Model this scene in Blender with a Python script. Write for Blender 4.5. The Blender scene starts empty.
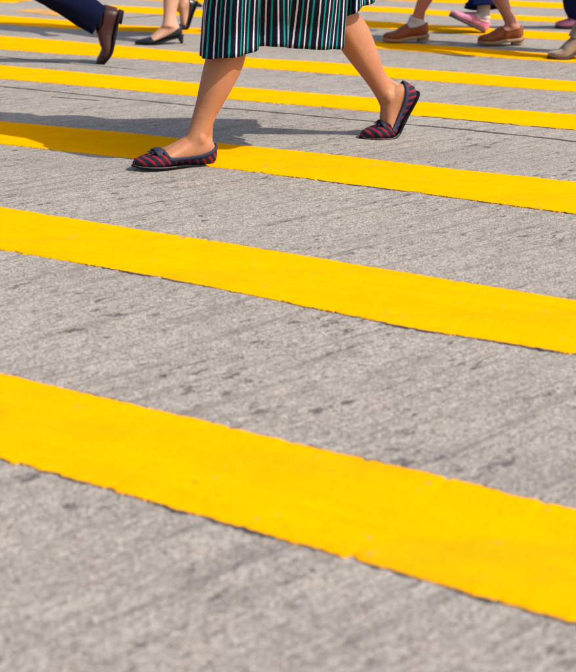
import bpy, bmesh, math, random
import numpy as np
from mathutils import Vector, Matrix
random.seed(7); RNG = np.random.default_rng(11)
R = math.radians

# ------------------------------------------------------------ camera, sky, sun
scene = bpy.context.scene
COL = scene.collection
F_PX, CAM_H = 1150.0, 0.80
PITCH = math.atan(446.0 / F_PX)
cam_data = bpy.data.cameras.new('camera')
cam = bpy.data.objects.new('camera', cam_data)
COL.objects.link(cam)
cam.location = (0, 0, CAM_H)
cam.rotation_euler = (math.pi / 2 - PITCH, 0, 0)
cam_data.sensor_width = 36
cam_data.lens = F_PX / 672 * 36
cam_data.clip_end = 2000
cam_data.dof.use_dof = True
cam_data.dof.focus_distance = 3.55
cam_data.dof.aperture_fstop = 5.2
scene.camera = cam

SUN_EL, SUN_AZ = R(46), R(-24)          # SUN_AZ: the sun stands at this angle from +X (right of the picture)
sun_vec = Vector((math.cos(SUN_EL) * math.cos(SUN_AZ), math.cos(SUN_EL) * math.sin(SUN_AZ), math.sin(SUN_EL)))
world = bpy.data.worlds.new('World')
scene.world = world
world.use_nodes = True
wn = world.node_tree.nodes
sky = wn.new('ShaderNodeTexSky')
sky.sky_type = 'NISHITA'
sky.sun_disc = False
sky.sun_elevation = SUN_EL
sky.dust_density = 3.0
sky.sun_rotation = math.pi / 2 - SUN_AZ
wn['Background'].inputs['Strength'].default_value = 0.135
world.node_tree.links.new(sky.outputs[0], wn['Background'].inputs[0])
sl = bpy.data.lights.new('sun', 'SUN')
sl.energy = 3.9
sl.angle = R(0.55)
sl.color = (1.0, 0.955, 0.89)
so = bpy.data.objects.new('sun', sl)
COL.objects.link(so)
so.rotation_euler = sun_vec.to_track_quat('Z', 'Y').to_euler()
so.location = (4, -2, 8)
scene.view_settings.view_transform = 'Standard'
scene.view_settings.look = 'None'
scene.view_settings.exposure = 0.55
scene.view_settings.gamma = 1.0

# ------------------------------------------------------------ helpers
def at(x, y, Y=None, z=0.0):
    """the place on the ground (or at distance Y) seen at a photo pixel"""
    u, v = x - 288.0, y - 336.0
    cp, sp = math.cos(PITCH), math.sin(PITCH)
    d = np.array([u, F_PX * cp - v * sp, -F_PX * sp - v * cp])
    t = Y / d[1] if Y else (CAM_H - z) / (-d[2])
    return np.array([0, 0, CAM_H]) + d * t

def unit(v):
    v = np.asarray(v, float)
    return v / (np.linalg.norm(v) + 1e-12)

def tag(o, label=None, cat=None, group=None, kind=None):
    for k, v in (('label', label), ('category', cat), ('group', group), ('kind', kind)):
        if v: o[k] = v
    return o

def link(name, me, mat, parent=None, smooth=True):
    o = bpy.data.objects.new(name, me)
    COL.objects.link(o)
    if mat:
        me.materials.clear(); me.materials.append(mat)
    if parent: o.parent = parent; o.matrix_parent_inverse = parent.matrix_world.inverted()
    me.polygons.foreach_set('use_smooth', np.full(len(me.polygons), smooth))
    return o

class MB:
    def __init__(s): s.v, s.f, s.uv = [], [], []
    def add(s, v, f, uv=None):
        o = len(s.v)
        s.v += [tuple(map(float, p)) for p in v]
        s.uv += [tuple(p) for p in uv] if uv is not None else [(0, 0)] * len(v)
        s.f += [tuple(i + o for i in q) for q in f]
    def grid(s, P, close_u=False, close_v=False, caps=False, UV=None):
        """P: rows x cols x 3; close_v joins the last column to the first"""
        P = np.asarray(P, float); n, m = P.shape[:2]
        fs = []
        for i in range(n - (0 if close_u else 1)):
            for j in range(m - (0 if close_v else 1)):
                a, b = i * m + j, i * m + (j + 1) % m
                c, d = ((i + 1) % n) * m + (j + 1) % m, ((i + 1) % n) * m + j
                fs.append((a, b, c, d))
        V = list(P.reshape(-1, 3))
        if caps:
            V.append(P[0].mean(0)); V.append(P[-1].mean(0))
            k0, k1 = n * m, n * m + 1
            for j in range(m):
                fs.append((k0, (j + 1) % m, j)); fs.append((k1, (n - 1) * m + j, (n - 1) * m + (j + 1) % m))
        uv = None
        if UV is not None:
            uv = list(np.asarray(UV).reshape(-1, 2))
            if caps: uv += [(0, 0), (0, 0)]
        s.add(V, fs, uv)
    def mesh(s, name):
        me = bpy.data.meshes.new(name)
        me.from_pydata(s.v, [], s.f)
        if any(u != (0, 0) for u in s.uv):
            L = me.uv_layers.new(name='UVMap')
            vi = np.zeros(len(me.loops), int); me.loops.foreach_get('vertex_index', vi)
            L.data.foreach_set('uv', np.array(s.uv, float)[vi].ravel())
        bm = bmesh.new(); bm.from_mesh(me)
        bmesh.ops.recalc_face_normals(bm, faces=bm.faces)
        bm.to_mesh(me); bm.free()
        return me
    def build(s, name, mat, parent=None, smooth=True, mods=()):
        o = link(name, s.mesh(name), mat, parent, smooth)
        return bake(o, mods) if mods else o

def bake(o, mods):
    """apply modifiers without operators"""
    for typ, kw in mods:
        m = o.modifiers.new(typ, typ)
        for k, v in kw.items(): setattr(m, k, v)
    bpy.context.view_layer.update()
    dg = bpy.context.evaluated_depsgraph_get()
    me = bpy.data.meshes.new_from_object(o.evaluated_get(dg))
    mats = list(o.data.materials)
    o.modifiers.clear()
    old = o.data; o.data = me; bpy.data.meshes.remove(old)
    me.materials.clear()
    for m in mats: me.materials.append(m)
    me.polygons.foreach_set('use_smooth', np.full(len(me.polygons), True))
    return o

def spline(xs, ys, x):
    """monotone-ish cubic (Catmull-Rom on uneven knots); ys may be vectors"""
    xs = np.asarray(xs, float); ys = np.asarray(ys, float); x = np.asarray(x, float)
    if ys.ndim == 1: return spline(xs, ys[:, None], x)[..., 0]
    m = np.zeros_like(ys)
    d = np.diff(ys, axis=0) / np.diff(xs)[:, None]
    m[1:-1] = (d[1:] + d[:-1]) / 2; m[0] = d[0]; m[-1] = d[-1]
    i = np.clip(np.searchsorted(xs, x) - 1, 0, len(xs) - 2)
    h = (xs[i + 1] - xs[i]); t = np.clip((x - xs[i]) / h, -0.2, 1.2)[..., None]; h = h[..., None]
    return ((2*t**3 - 3*t**2 + 1) * ys[i] + (t**3 - 2*t**2 + t) * h * m[i] + (-2*t**3 + 3*t**2) * ys[i + 1] + (t**3 - t**2) * h * m[i + 1])

def vnoise(x, y, seed=0):
    """smooth value noise in numpy"""
    tab = np.random.default_rng(seed).random((256, 256))
    xi, yi = np.floor(x).astype(int), np.floor(y).astype(int)
    fx, fy = x - xi, y - yi
    fx, fy = fx*fx*(3 - 2*fx), fy*fy*(3 - 2*fy)
    g = lambda a, b: tab[a % 256, b % 256]
    return (g(xi, yi)*(1-fx) + g(xi+1, yi)*fx)*(1-fy) + (g(xi, yi+1)*(1-fx) + g(xi+1, yi+1)*fx)*fy - .5

class NT:
    def __init__(s, name):
        s.m = bpy.data.materials.new(name); s.m.use_nodes = True
        s.t = s.m.node_tree; s.b = s.t.nodes['Principled BSDF']
    def n(s, typ, **kw):
        d = s.t.nodes.new('ShaderNode' + typ)
        for k, v in kw.items():
            if k.startswith('i_'):
                k2 = k[2:]; k2 = int(k2) if k2.isdigit() else k2.replace('_', ' ')
                d.inputs[k2].default_value = v
            else: setattr(d, k, v)
        return d
    def l(s, a, b): s.t.links.new(a, b)
    def ramp(s, src, stops):
        r = s.n('ValToRGB'); e = r.color_ramp.elements
        while len(e) < len(stops): e.new(0.5)
        for q, (p, c) in zip(e, stops):
            q.position = p; q.color = (c, c, c, 1) if isinstance(c, (int, float)) else tuple(c) + (1,)
        s.l(src, r.inputs[0]); return r.outputs[0]
    def mix(s, fac, a, b, mode='MIX'):
        d = s.n('Mix', data_type='RGBA', blend_type=mode)
        for src, k in ((fac, 0), (a, 6), (b, 7)):
            if isinstance(src, bpy.types.NodeSocket): s.l(src, d.inputs[k])
            elif k == 0: d.inputs[0].default_value = src
            else: d.inputs[k].default_value = tuple(src) + (1,)
        return d.outputs[2]
    def math(s, op, a, b=0.0):
        d = s.n('Math', operation=op)
        for src, k in ((a, 0), (b, 1)):
            if isinstance(src, bpy.types.NodeSocket): s.l(src, d.inputs[k])
            else: d.inputs[k].default_value = src
        return d.outputs[0]
    def noise(s, vec, scale, detail=3, rough=.55):
        d = s.n('TexNoise', i_Scale=scale, i_Detail=detail, i_Roughness=rough)
        if vec is not None: s.l(vec, d.inputs['Vector'])
        return d.outputs[0]
    def mapping(s, vec, scale=(1, 1, 1), rot=(0, 0, 0)):
        d = s.n('Mapping', i_Scale=scale, i_Rotation=rot); s.l(vec, d.inputs[0]); return d.outputs[0]
    def bump(s, h, strength, dist, prev=None):
        d = s.n('Bump', i_Strength=strength, i_Distance=dist); s.l(h, d.inputs['Height'])
        if prev is not None: s.l(prev, d.inputs['Normal'])
        return d.outputs[0]
    def set(s, **kw):
        for k, v in kw.items():
            k = k.replace('_', ' ')
            if isinstance(v, bpy.types.NodeSocket): s.l(v, s.b.inputs[k])
            else: s.b.inputs[k].default_value = v
        return s.m

BRUSH = R(38)
STRIPE = R(-28)

def mat_concrete():
    t = NT('brushed concrete')
    P = t.n('NewGeometry').outputs['Position']
    br0 = t.mapping(P, rot=(0, 0, -BRUSH))                     # x runs along the brush strokes
    def mul(base, src, stops, f=1.0): return t.mix(f, base, t.ramp(src, stops), 'MULTIPLY')
    def voro(scale):
        v = t.n('TexVoronoi', i_Scale=scale, feature='F1'); t.l(P, v.inputs['Vector'])
        c = t.n('SeparateColor'); t.l(v.outputs['Color'], c.inputs[0])
        return v.outputs['Distance'], c.outputs
    n_big = t.noise(P, 1.3, 4, .6)
    n_mid = t.noise(P, 15, 4, .65)
    n_fine = t.noise(P, 210, 3, .75)
    n_br = t.noise(t.mapping(br0, scale=(5.0, 125, 1)), 1.0, 4, .65)
    n_br2 = t.noise(t.mapping(br0, scale=(1.9, 30, 1)), 1.0, 4, .62)
    base = t.ramp(n_big, [(.30, (.332, .284, .234)), (.70, (.398, .347, .292))])
    base = mul(base, n_mid, [(.30, .80), (.52, 1.0)])
    # every grain of sand has its own tone
    d1, c1 = voro(420.0)
    base = mul(base, c1[0], [(0, .48), (.5, 1.0), (1, 1.0)])
    base = t.mix(t.ramp(c1[1], [(.70, 0.0), (.78, .60)]), base, (.50, .465, .42))
    base = mul(base, n_fine, [(.33, .50), (.52, 1.0)])
    d3, c3 = voro(150.0)
    base = mul(base, c3[0], [(0, .74), (.6, 1.05), (1, 1.05)])
    # stones: tan, pale and dark
    d2, c2 = voro(165.0)
    near = t.ramp(t.math('ADD', d2, t.math('MULTIPLY', t.math('SUBTRACT', n_fine, .5), .35)), [(.22, 1.0), (.38, 0.0)])
    def stones(k, lo, col, base, f=.85):
        return t.mix(t.math('MULTIPLY', t.math('MULTIPLY', near, t.ramp(c2[k], [(lo, 0.0), (lo + .02, 1.0)])), f), base, col)
    base = stones(0, .90, (.36, .175, .100), base, .75)
    base = stones(1, .84, (.47, .45, .41), base)
    base = stones(2, .90, (.080, .070, .064), base)
    # strokes of the brush: sparse dark scratches, then broad soft ones
    mask = t.ramp(t.noise(P, 3.1, 3), [(.40, 0.0), (.62, 1.0)])
    base = t.mix(t.math('MULTIPLY', t.ramp(n_br, [(.34, 1.0), (.43, 0.0)]), t.math('ADD', t.math('MULTIPLY', mask, .50), .22)), base, (.10, .088, .080))
    base = t.mix(t.ramp(n_br2, [(.36, .52), (.47, 0.0)]), base, (.15, .130, .114))
    gx = t.n('SeparateXYZ'); t.l(br0, gx.inputs[0])
    gw = t.math('ADD', t.math('MULTIPLY', gx.outputs[1], 62.0), t.math('MULTIPLY', t.noise(t.mapping(br0, scale=(2.2, 9, 1)), 1.0, 4, .6), 5.0))
    groove = t.ramp(t.math('ABSOLUTE', t.math('SUBTRACT', t.math('FRACT', gw), .5)), [(.0, 1.0), (.15, 0.0)])
    gbreak = t.ramp(t.noise(t.mapping(br0, scale=(9, 55, 1)), 1.0, 4, .7), [(.44, 0.0), (.60, 1.0)])
    groove = t.math('MULTIPLY', groove, gbreak)
    base = t.mix(t.math('MULTIPLY', groove, t.math('ADD', t.math('MULTIPLY', mask, .30), .36)), base, (.085, .074, .066))
    # pits and popped-out stones, in clusters
    pn = t.noise(t.mapping(br0, scale=(17, 38, 17)), 1.0, 6, .72)
    pmask = t.noise(P, 3.7, 3)
    pn = t.math('ADD', pn, t.math('MULTIPLY', t.math('SUBTRACT', pmask, .5), .30))
    pit = t.ramp(pn, [(.605, 0.0), (.65, 1.0)])
    pit2 = t.ramp(t.noise(P, 95, 4, .7), [(.625, 0.0), (.68, .80)])
    pit = t.math('MAXIMUM', pit, pit2)
    base = t.mix(t.math('MULTIPLY', pit, .80), base, (.050, .043, .040))
    # drips and grime with edges of their own
    soil = t.noise(t.mapping(P, rot=(0, 0, -STRIPE), scale=(.6, 2.6, 1)), 1.0, 5, .62)
    base = t.mix(t.ramp(soil, [(.50, 0.0), (.72, .34)]), base, (.175, .152, .138))
    spot = t.ramp(t.noise(P, 4.3, 5, .55), [(.665, 0.0), (.69, .30)])
    base = t.mix(spot, base, (.13, .115, .105))
    h = t.math('ADD', t.math('MULTIPLY', n_br, .9), t.math('MULTIPLY', n_mid, 1.0))
    h = t.math('SUBTRACT', h, t.math('MAXIMUM', t.math('MULTIPLY', groove, .55), pit))
    nb = t.bump(h, .7, .0030)
    nb = t.bump(t.math('SUBTRACT', n_fine, t.math('MULTIPLY', d1, .7)), .8, .0022, nb)
    return t.set(Base_Color=base, Roughness=t.ramp(n_fine, [(.3, .95), (.7, .80)]), Normal=nb, Specular_IOR_Level=.30)

def mat_paint(name, wear):
    t = NT(name)
    P = t.n('NewGeometry').outputs['Position']
    al = t.mapping(P, rot=(0, 0, -STRIPE))
    streak = t.noise(t.mapping(al, scale=(1.8, 26, 1)), 1.0, 5, .6)
    streak2 = t.noise(t.mapping(al, scale=(9, 120, 1)), 1.0, 3, .6)
    n1 = t.noise(P, 9, 4); n2 = t.noise(P, 190, 4, .75); n3 = t.noise(P, 420, 2)
    base = t.ramp(n1, [(.3, (.76, .325, .0)), (.7, (.80, .360, .0))])
    base = t.mix(t.ramp(streak, [(.40, .32), (.58, 0.0)]), base, (.73, .285, .0))
    base = t.mix(t.ramp(streak2, [(.35, .18), (.5, 0.0)]), base, (.70, .268, .0))
    # scuffs, specks and worn-through spots
    v = t.n('TexVoronoi', i_Scale=30.0); t.l(P, v.inputs['Vector'])
    sp = t.n('SeparateColor'); t.l(v.outputs['Color'], sp.inputs[0])
    wob = t.math('ADD', v.outputs['Distance'], t.math('MULTIPLY', t.math('SUBTRACT', n2, .5), .55))
    spot = t.math('MULTIPLY', t.ramp(wob, [(.08, 1.0), (.20, 0.0)]), t.ramp(sp.outputs[0], [(.90, 0.0), (.95, 1.0)]))
    base = t.mix(t.math('MULTIPLY', spot, .5), base, (.26, .11, .01))
    scuff = t.math('MULTIPLY', t.ramp(t.noise(t.mapping(P, rot=(0, 0, -BRUSH), scale=(5, 40, 1)), 1.0, 5, .65), [(.60, 0.0), (.72, 1.0)]), t.ramp(n1, [(.45, 0.0), (.65, 1.0)]))
    base = t.mix(t.math('MULTIPLY', scuff, .38), base, (.58, .21, .004))
    if wear:
        w = t.ramp(t.noise(t.mapping(al, scale=(6, 22, 1)), 1.0, 6, .7), [(.50 - wear * .3, 0.0), (.62 - wear * .3, 1.0)])
        base = t.mix(t.math('MULTIPLY', w, .75), base, (.25, .20, .15))
    pv = t.n('TexVoronoi', i_Scale=330.0); t.l(P, pv.inputs['Vector'])
    pc = t.n('SeparateColor'); t.l(pv.outputs['Color'], pc.inputs[0])
    base = t.mix(t.ramp(pc.outputs[0], [(0, .30), (.35, 0.0)]), base, (.66, .205, .0))
    base = t.mix(t.ramp(n2, [(.30, .40), (.46, 0.0)]), base, (.62, .19, .0))
    tyre = t.math('MULTIPLY', t.ramp(t.noise(t.mapping(P, rot=(0, 0, -STRIPE), scale=(1.1, 7.5, 1)), 1.0, 5, .62), [(.50, 0.0), (.70, 1.0)]), t.ramp(n2, [(.38, 1.0), (.62, .25)]))
    base = t.mix(t.math('MULTIPLY', tyre, .42), base, (.50, .185, .008))
    chip = t.math('MULTIPLY', t.ramp(t.math('ADD', t.noise(P, 24, 5, .7), t.math('MULTIPLY', n1, .35)), [(.855, 0.0), (.875, 1.0)]), 1.0)
    base = t.mix(t.math('MULTIPLY', chip, .7), base, (.20, .15, .10))
    nb = t.bump(n1, .4, .004)
    nb = t.bump(t.math('ADD', n2, t.math('MULTIPLY', n3, .5)), .5, .0011, nb)
    return t.set(Base_Color=base, Roughness=t.ramp(n2, [(.3, .70), (.7, .85)]), Normal=nb, Specular_IOR_Level=.0)

def mat_simple(name, c1, c2, rough=.6, scale=60, bump=.3, dist=.001, spec=.4, sheen=0.0, det=4):
    t = NT(name); c1, c2 = tuple(np.array(c1) * .68), tuple(np.array(c2) * .68)
    P = t.n('TexCoord').outputs['Object']
    n1 = t.noise(P, scale, det); n2 = t.noise(P, scale * .12, 3)
    base = t.mix(t.ramp(n1, [(.3, 0.0), (.7, 1.0)]), c1, c2)
    base = t.mix(.35, base, t.ramp(n2, [(.3, .34), (.7, .66)]), 'OVERLAY')
    return t.set(Base_Color=base, Roughness=rough, Normal=t.bump(n1, bump, dist), Specular_IOR_Level=spec, Sheen_Weight=sheen)

def mat_skin(name, c):
    t = NT(name)
    P = t.n('TexCoord').outputs['Object']
    n1 = t.noise(P, 9, 4); n2 = t.noise(P, 45, 5, .65); n3 = t.noise(P, 420, 3)
    c = np.array(c)
    base = t.mix(t.ramp(n1, [(.35, 0.0), (.65, 1.0)]), tuple(c * (.95, .88, .86)), tuple(c * (1.04, 1.06, 1.06)))
    base = t.mix(t.ramp(n2, [(.56, 0.0), (.74, .45)]), base, tuple(c * (.86, .68, .62)))
    v = t.n('TexVoronoi', i_Scale=55.0); t.l(P, v.inputs['Vector'])
    sp = t.n('SeparateColor'); t.l(v.outputs['Color'], sp.inputs[0])
    mole = t.math('MULTIPLY', t.ramp(v.outputs['Distance'], [(.10, 1.0), (.17, 0.0)]), t.ramp(sp.outputs[0], [(.93, 0.0), (.95, 1.0)]))
    base = t.mix(t.math('MULTIPLY', mole, .5), base, tuple(c * (.45, .35, .32)))
    vn = t.ramp(t.math('ABSOLUTE', t.math('SUBTRACT', t.noise(t.mapping(P, scale=(26, 26, 9)), 1.0, 2), .5)), [(0, 1.0), (.035, 0.0)])
    vn = t.math('MULTIPLY', vn, t.ramp(t.noise(P, 11, 2), [(.50, 0.0), (.62, 1.0)]))
    base = t.mix(t.math('MULTIPLY', vn, .12), base, tuple(c * (.62, .66, .80)))
    nb = t.bump(n2, .5, .0028); nb = t.bump(n3, .4, .0006, nb); nb = t.bump(vn, .22, .0010, nb)
    t.set(Base_Color=base, Roughness=.55, Normal=nb, Specular_IOR_Level=.30, Subsurface_Weight=.08, Subsurface_Scale=.012)
    t.b.inputs['Subsurface Radius'].default_value = (1.0, .35, .2)
    return t.m

def mat_bands(name, bands, period, rough=.7, slant=0.0, spec=.3, weave=900, wob=.0012, sheen=.0):
    """printed or woven bands along u (metres); bands = [(start fraction, colour)...]"""
    t = NT(name)
    uv = t.n('TexCoord').outputs['UV']
    s = t.n('SeparateXYZ'); t.l(uv, s.inputs[0])
    P = t.n('TexCoord').outputs['Object']
    j = t.math('MULTIPLY', t.math('SUBTRACT', t.noise(P, 90, 3), .5), wob)
    u = t.math('ADD', t.math('ADD', s.outputs[0], t.math('MULTIPLY', s.outputs[1], slant)), j)
    fr = t.math('FRACT', t.math('DIVIDE', u, period))
    r = t.n('ValToRGB'); r.color_ramp.interpolation = 'CONSTANT'; e = r.color_ramp.elements
    while len(e) < len(bands): e.new(.5)
    for q, (p, c) in zip(e, bands): q.position = p; q.color = tuple(c) + (1,)
    t.l(fr, r.inputs[0])
    n = t.noise(P, weave, 2); n2 = t.noise(P, 30, 4)
    base = t.mix(.45, r.outputs[0], t.ramp(n, [(.3, .34), (.7, .66)]), 'OVERLAY')
    base = t.mix(.30, base, t.ramp(n2, [(.3, .34), (.7, .66)]), 'OVERLAY')
    nb = t.bump(n2, .35, .002); nb = t.bump(n, .4, .0006, nb)
    return t.set(Base_Color=base, Roughness=rough, Normal=nb, Specular_IOR_Level=spec, Sheen_Weight=sheen)

M = {}
M['concrete'] = mat_concrete()
M['paint'] = mat_paint('yellow road paint', 0)
M['worn'] = mat_paint('worn yellow road paint', .42)
M['seal'] = mat_simple('joint sealant', (.035, .032, .032), (.09, .082, .078), .85, 120, .6, .002)
M['skin'] = mat_skin('tanned skin', (.345, .146, .068))
M['skin_pale'] = mat_skin('fair skin', (.42, .235, .155))
M['skin_rose'] = mat_skin('rosy skin', (.36, .15, .09))
M['shoe'] = mat_bands('navy canvas with red bars', [(0, (.0045, .0055, .018)), (.62, (.20, .003, .010))], .0225, .8, -.8)
M['collar'] = mat_simple('navy ribbon', (.012, .020, .055), (.020, .030, .070), .75, 300, .4, .0006)
M['bow'] = mat_simple('dark navy ribbon', (.008, .011, .032), (.014, .019, .045), .7, 300, .4, .0006)
M['rubber'] = mat_simple('black rubber', (.008, .008, .009), (.016, .015, .015), .85, 90, .3, .001, .15)
M['welt'] = mat_simple('pale welt', (.12, .11, .10), (.18, .165, .15), .7, 90, .3, .001)
M['skirt'] = mat_bands('striped skirt cloth', [(0, (.0024, .0030, .0150)), (.38, (.50, .53, .58)), (.505, (.0024, .0030, .0150)), (.85, (.003, .235, .205))], .0345, .75, 0, .12, 1100, .0016)
M['navy'] = mat_simple('navy trouser cloth', (.003, .0045, .020), (.007, .010, .040), .9, 400, .3, .001, .05)
M['blue'] = mat_simple('blue denim', (.005, .010, .060), (.009, .018, .09), .9, 400, .4, .001, .05)
M['black_leather'] = mat_simple('black leather', (.010, .010, .013), (.018, .018, .022), .34, 130, .2, .0006, .5)
M['brown_leather'] = mat_simple('brown leather', (.26, .062, .016), (.33, .090, .026), .5, 90, .25, .0008, .25)
M['burgundy_leather'] = mat_simple('burgundy leather', (.040, .010, .010), (.060, .016, .014), .42, 90, .25, .0008, .3)
M['tan_sole'] = mat_simple('tan sole', (.36, .19, .085), (.44, .25, .12), .7, 100, .3, .001)
M['pink'] = mat_simple('pink canvas', (.68, .22, .36), (.76, .30, .44), .7, 200, .3, .0008)
M['brown_sole'] = mat_simple('dark brown sole', (.050, .028, .022), (.075, .042, .03), .75, 100, .3, .001)
M['sock'] = mat_simple('white sock', (.58, .53, .48), (.66, .61, .56), .9, 260, .5, .0015, .1)
M['black_sock'] = mat_simple('black sock', (.014, .014, .018), (.022, .022, .026), .9, 260, .5, .0015, .1)
M['suede'] = mat_simple('beige suede', (.27, .185, .115), (.34, .24, .155), .95, 220, .5, .001, .1, .3)
M['white_top'] = mat_simple('white blouse', (.62, .61, .60), (.70, .69, .68), .8, 200, .3, .001)
M['grey_top'] = mat_simple('grey shirt', (.22, .23, .25), (.28, .29, .31), .85, 200, .3, .001)
M['black_cloth'] = mat_simple('black cloth', (.012, .012, .014), (.020, .020, .023), .85, 300, .3, .001)
M['hair'] = mat_simple('dark hair', (.012, .009, .008), (.030, .022, .018), .45, 260, .6, .002)
M['eye'] = mat_simple('dark eye', (.02, .015, .012), (.04, .03, .02), .2, 60, .1, .0005)
M['lip'] = mat_simple('lips', (.30, .09, .08), (.36, .12, .10), .45, 90, .2, .0005)

# ------------------------------------------------------------ road
def axis(lo, hi, step, far, grow):
    a = list(np.arange(lo, hi, step)); s = step
    while a[-1] < far: s *= grow; a.append(a[-1] + s)
    s = step
    while a[0] > -far: s *= grow; a.insert(0, a[0] - s)
    return np.array(a)
def road_height(X, Y):
    c, s = math.cos(BRUSH), math.sin(BRUSH)
    A, B = X * c + Y * s, -X * s + Y * c
    h = .0009 * vnoise(A * 7, B * 62, 1) + .0010 * vnoise(A * 3, B * 22, 2)
    h += .0016 * vnoise(X * 14, Y * 14, 3) + .0014 * vnoise(X * 45, Y * 45, 4) + .0012 * vnoise(X * 90, Y * 90, 6)
    return h
xs = axis(-.75, .75, .0055, 320, 1.035)
ys = axis(.95, 3.3, .0055, 320, 1.035)
GX, GY = np.meshgrid(xs, ys)
stepx = np.gradient(xs)[None, :]; stepy = np.gradient(ys)[:, None]
fade = np.clip(1.6 - np.maximum(stepx, stepy) / .012, 0, 1)
GZ = road_height(GX, GY) * fade
n, m = GX.shape
idx = np.arange(n * m).reshape(n, m)
quads = np.stack([idx[:-1, :-1], idx[:-1, 1:], idx[1:, 1:], idx[1:, :-1]], -1).reshape(-1, 4)
me = bpy.data.meshes.new('road')
me.vertices.add(n * m); me.vertices.foreach_set('co', np.stack([GX, GY, GZ], -1).ravel())
me.loops.add(len(quads) * 4); me.loops.foreach_set('vertex_index', quads.ravel())
me.polygons.add(len(quads)); me.polygons.foreach_set('loop_start', np.arange(len(quads)) * 4)
me.update(calc_edges=True)
road = link('road', me, M['concrete'])
tag(road, 'grey brushed concrete roadway with yellow crossing stripes', None, None, 'structure')

# painted stripes: each edge runs through the places where the photograph shows it
D = np.array([math.cos(STRIPE), math.sin(STRIPE)]); N = np.array([-D[1], D[0]])
def edge(pts, s, seed, amp):
    """edge offset along N at stations s along D, from pixels of the edge"""
    g = np.array([at(*p)[:2] for p in pts]); a, b = g @ D, g @ N
    o = np.argsort(a); a, b = a[o], b[o]
    if len(a) > 1: off = np.interp(s, a, b)
    else: off = np.full(len(s), b[0])
    r = vnoise(s * 5, s * 0 + seed, 20 + seed) * .007 + vnoise(s * 28, s * 0 + seed, 40 + seed) * .0030
    r += vnoise(s * 95, s * 0 + seed, 60 + seed) * .0040 + vnoise(s * 240, s * 0 + seed, 61 + seed) * .0036
    chips = np.clip(vnoise(s * 55, s * 0 + seed * 3, 80 + seed) - .30, 0, 1) * .05
    return off, r * amp * .75, chips * amp * .8
def stripe(far, near, s0, s1, seed, mat='paint', label=None, amp=1.0, step=.005, name='crossing_stripe', thick=.0030):
    s = np.arange(s0, s1, step)
    of, rf, cf = edge(far, s, seed, amp); on, rn, cn = edge(near, s, seed + 7, amp)
    of = of + rf - cf; on = on + rn + cn
    en = np.clip(np.minimum(s - s0, s1 - s) / .02, 0, 1) ** .5          # ends round off a little
    mid = (of + on) / 2; of = mid + (of - mid) * en; on = mid + (on - mid) * en
    rows = []
    for k, (w, z) in enumerate([(0, -.004), (0, thick * .72), (.004, thick), (.25, thick), (.5, thick), (.75, thick), (-.004, thick), (1, thick * .72), (1, -.004)]):
        if abs(w) == .004: q = (on + w) if w > 0 else (of + w)
        else: q = on + (of - on) * w
        xy = s[:, None] * D + q[:, None] * N
        zz = np.full(len(s), z)
        if z == thick: zz = zz + road_height(xy[:, 0], xy[:, 1]) * .35
        rows.append(np.column_stack([xy, zz]))
    b = MB(); b.grid(np.stack(rows, 1))
    return tag(b.build(name, M[mat], road), label)
ST = [
 ([(0,374),(200,420),(288,442.5),(400,467),(490,488),(576,510)], [(0,461),(140,499),(288,541),(400,573),(576,626)]),
 ([(0,207.5),(150,232),(230,244.2),(288,254),(350,264.4),(576,301)], [(0,250),(80,264),(180,282),(288,304),(420,330),(576,355)]),
 ([(0,121.7),(120,132.5),(230,144.6),(350,156.7),(456,169.8),(576,182.5)], [(0,144.4),(120,157),(230,169.2),(350,184.6),(456,198.5),(576,214.8)]),
 ([(0,65.3),(120,76.5),(260,89.2),(320,94),(576,115.2)], [(0,78.8),(120,89.5),(260,102.2),(320,107),(576,130.5)]),
 ([(0,36),(60,40.5),(130,47),(260,58.8),(320,62.1),(576,81.7)], [(0,49.5),(60,54),(130,58.5),(260,68.6),(320,73),(576,92.1)]),
 ([(0,15.6),(60,20),(130,25.6),(205,28.8),(400,43),(516,51.6),(576,56)], [(0,23.8),(60,28.5),(130,31.5),(205,34.2),(400,50.5),(516,59.2),(576,63)]),
]
LB = ['nearest and largest yellow stripe low in the picture', 'second yellow stripe from the bottom', 'yellow stripe under the striped flat shoe, partly in shadow',
      'yellow stripe just beyond the dark road joint', 'fifth yellow stripe from the bottom', 'sixth yellow stripe, passing under the beige boot']
for k, (a, b) in enumerate(ST):
    stripe(a, b, -6, 6, k + 1, 'paint', LB[k], 1.0 if k < 3 else 1.5, .0035 if k < 3 else .009)
def edge_grime(pts, seed, off, width, gaps):
    s = np.arange(-1.6, 1.8, .004); o, rr, cc = edge(pts, s, seed, 1.0)
    q = o + rr - cc * (1 if off > 0 else -1)
    w = width * np.clip((vnoise(s * 7, s * 0, seed + 200) + vnoise(s * 38, s * 0, seed + 201) * 1.1 + .5 - gaps) * 2.2, 0.02, 1) * (1 + 1.5 * vnoise(s * 120, s * 0, seed + 202))
    rows = [np.column_stack([s[:, None] * D + (q + off * k * w - (.004 * off if k == 0 else 0))[:, None] * N, np.full(len(s), z)]) for k, z in ((0, .0024), (.6, .0022), (1, .0002))]
    b = MB(); b.grid(np.stack(rows, 1)); b.build('edge_grime', M['seal'], road)
for k in range(4):
    edge_grime(ST[k][0], k + 1, 1, .0050, .56); edge_grime(ST[k][1], k + 8, -1, .0048, .56)
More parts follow.
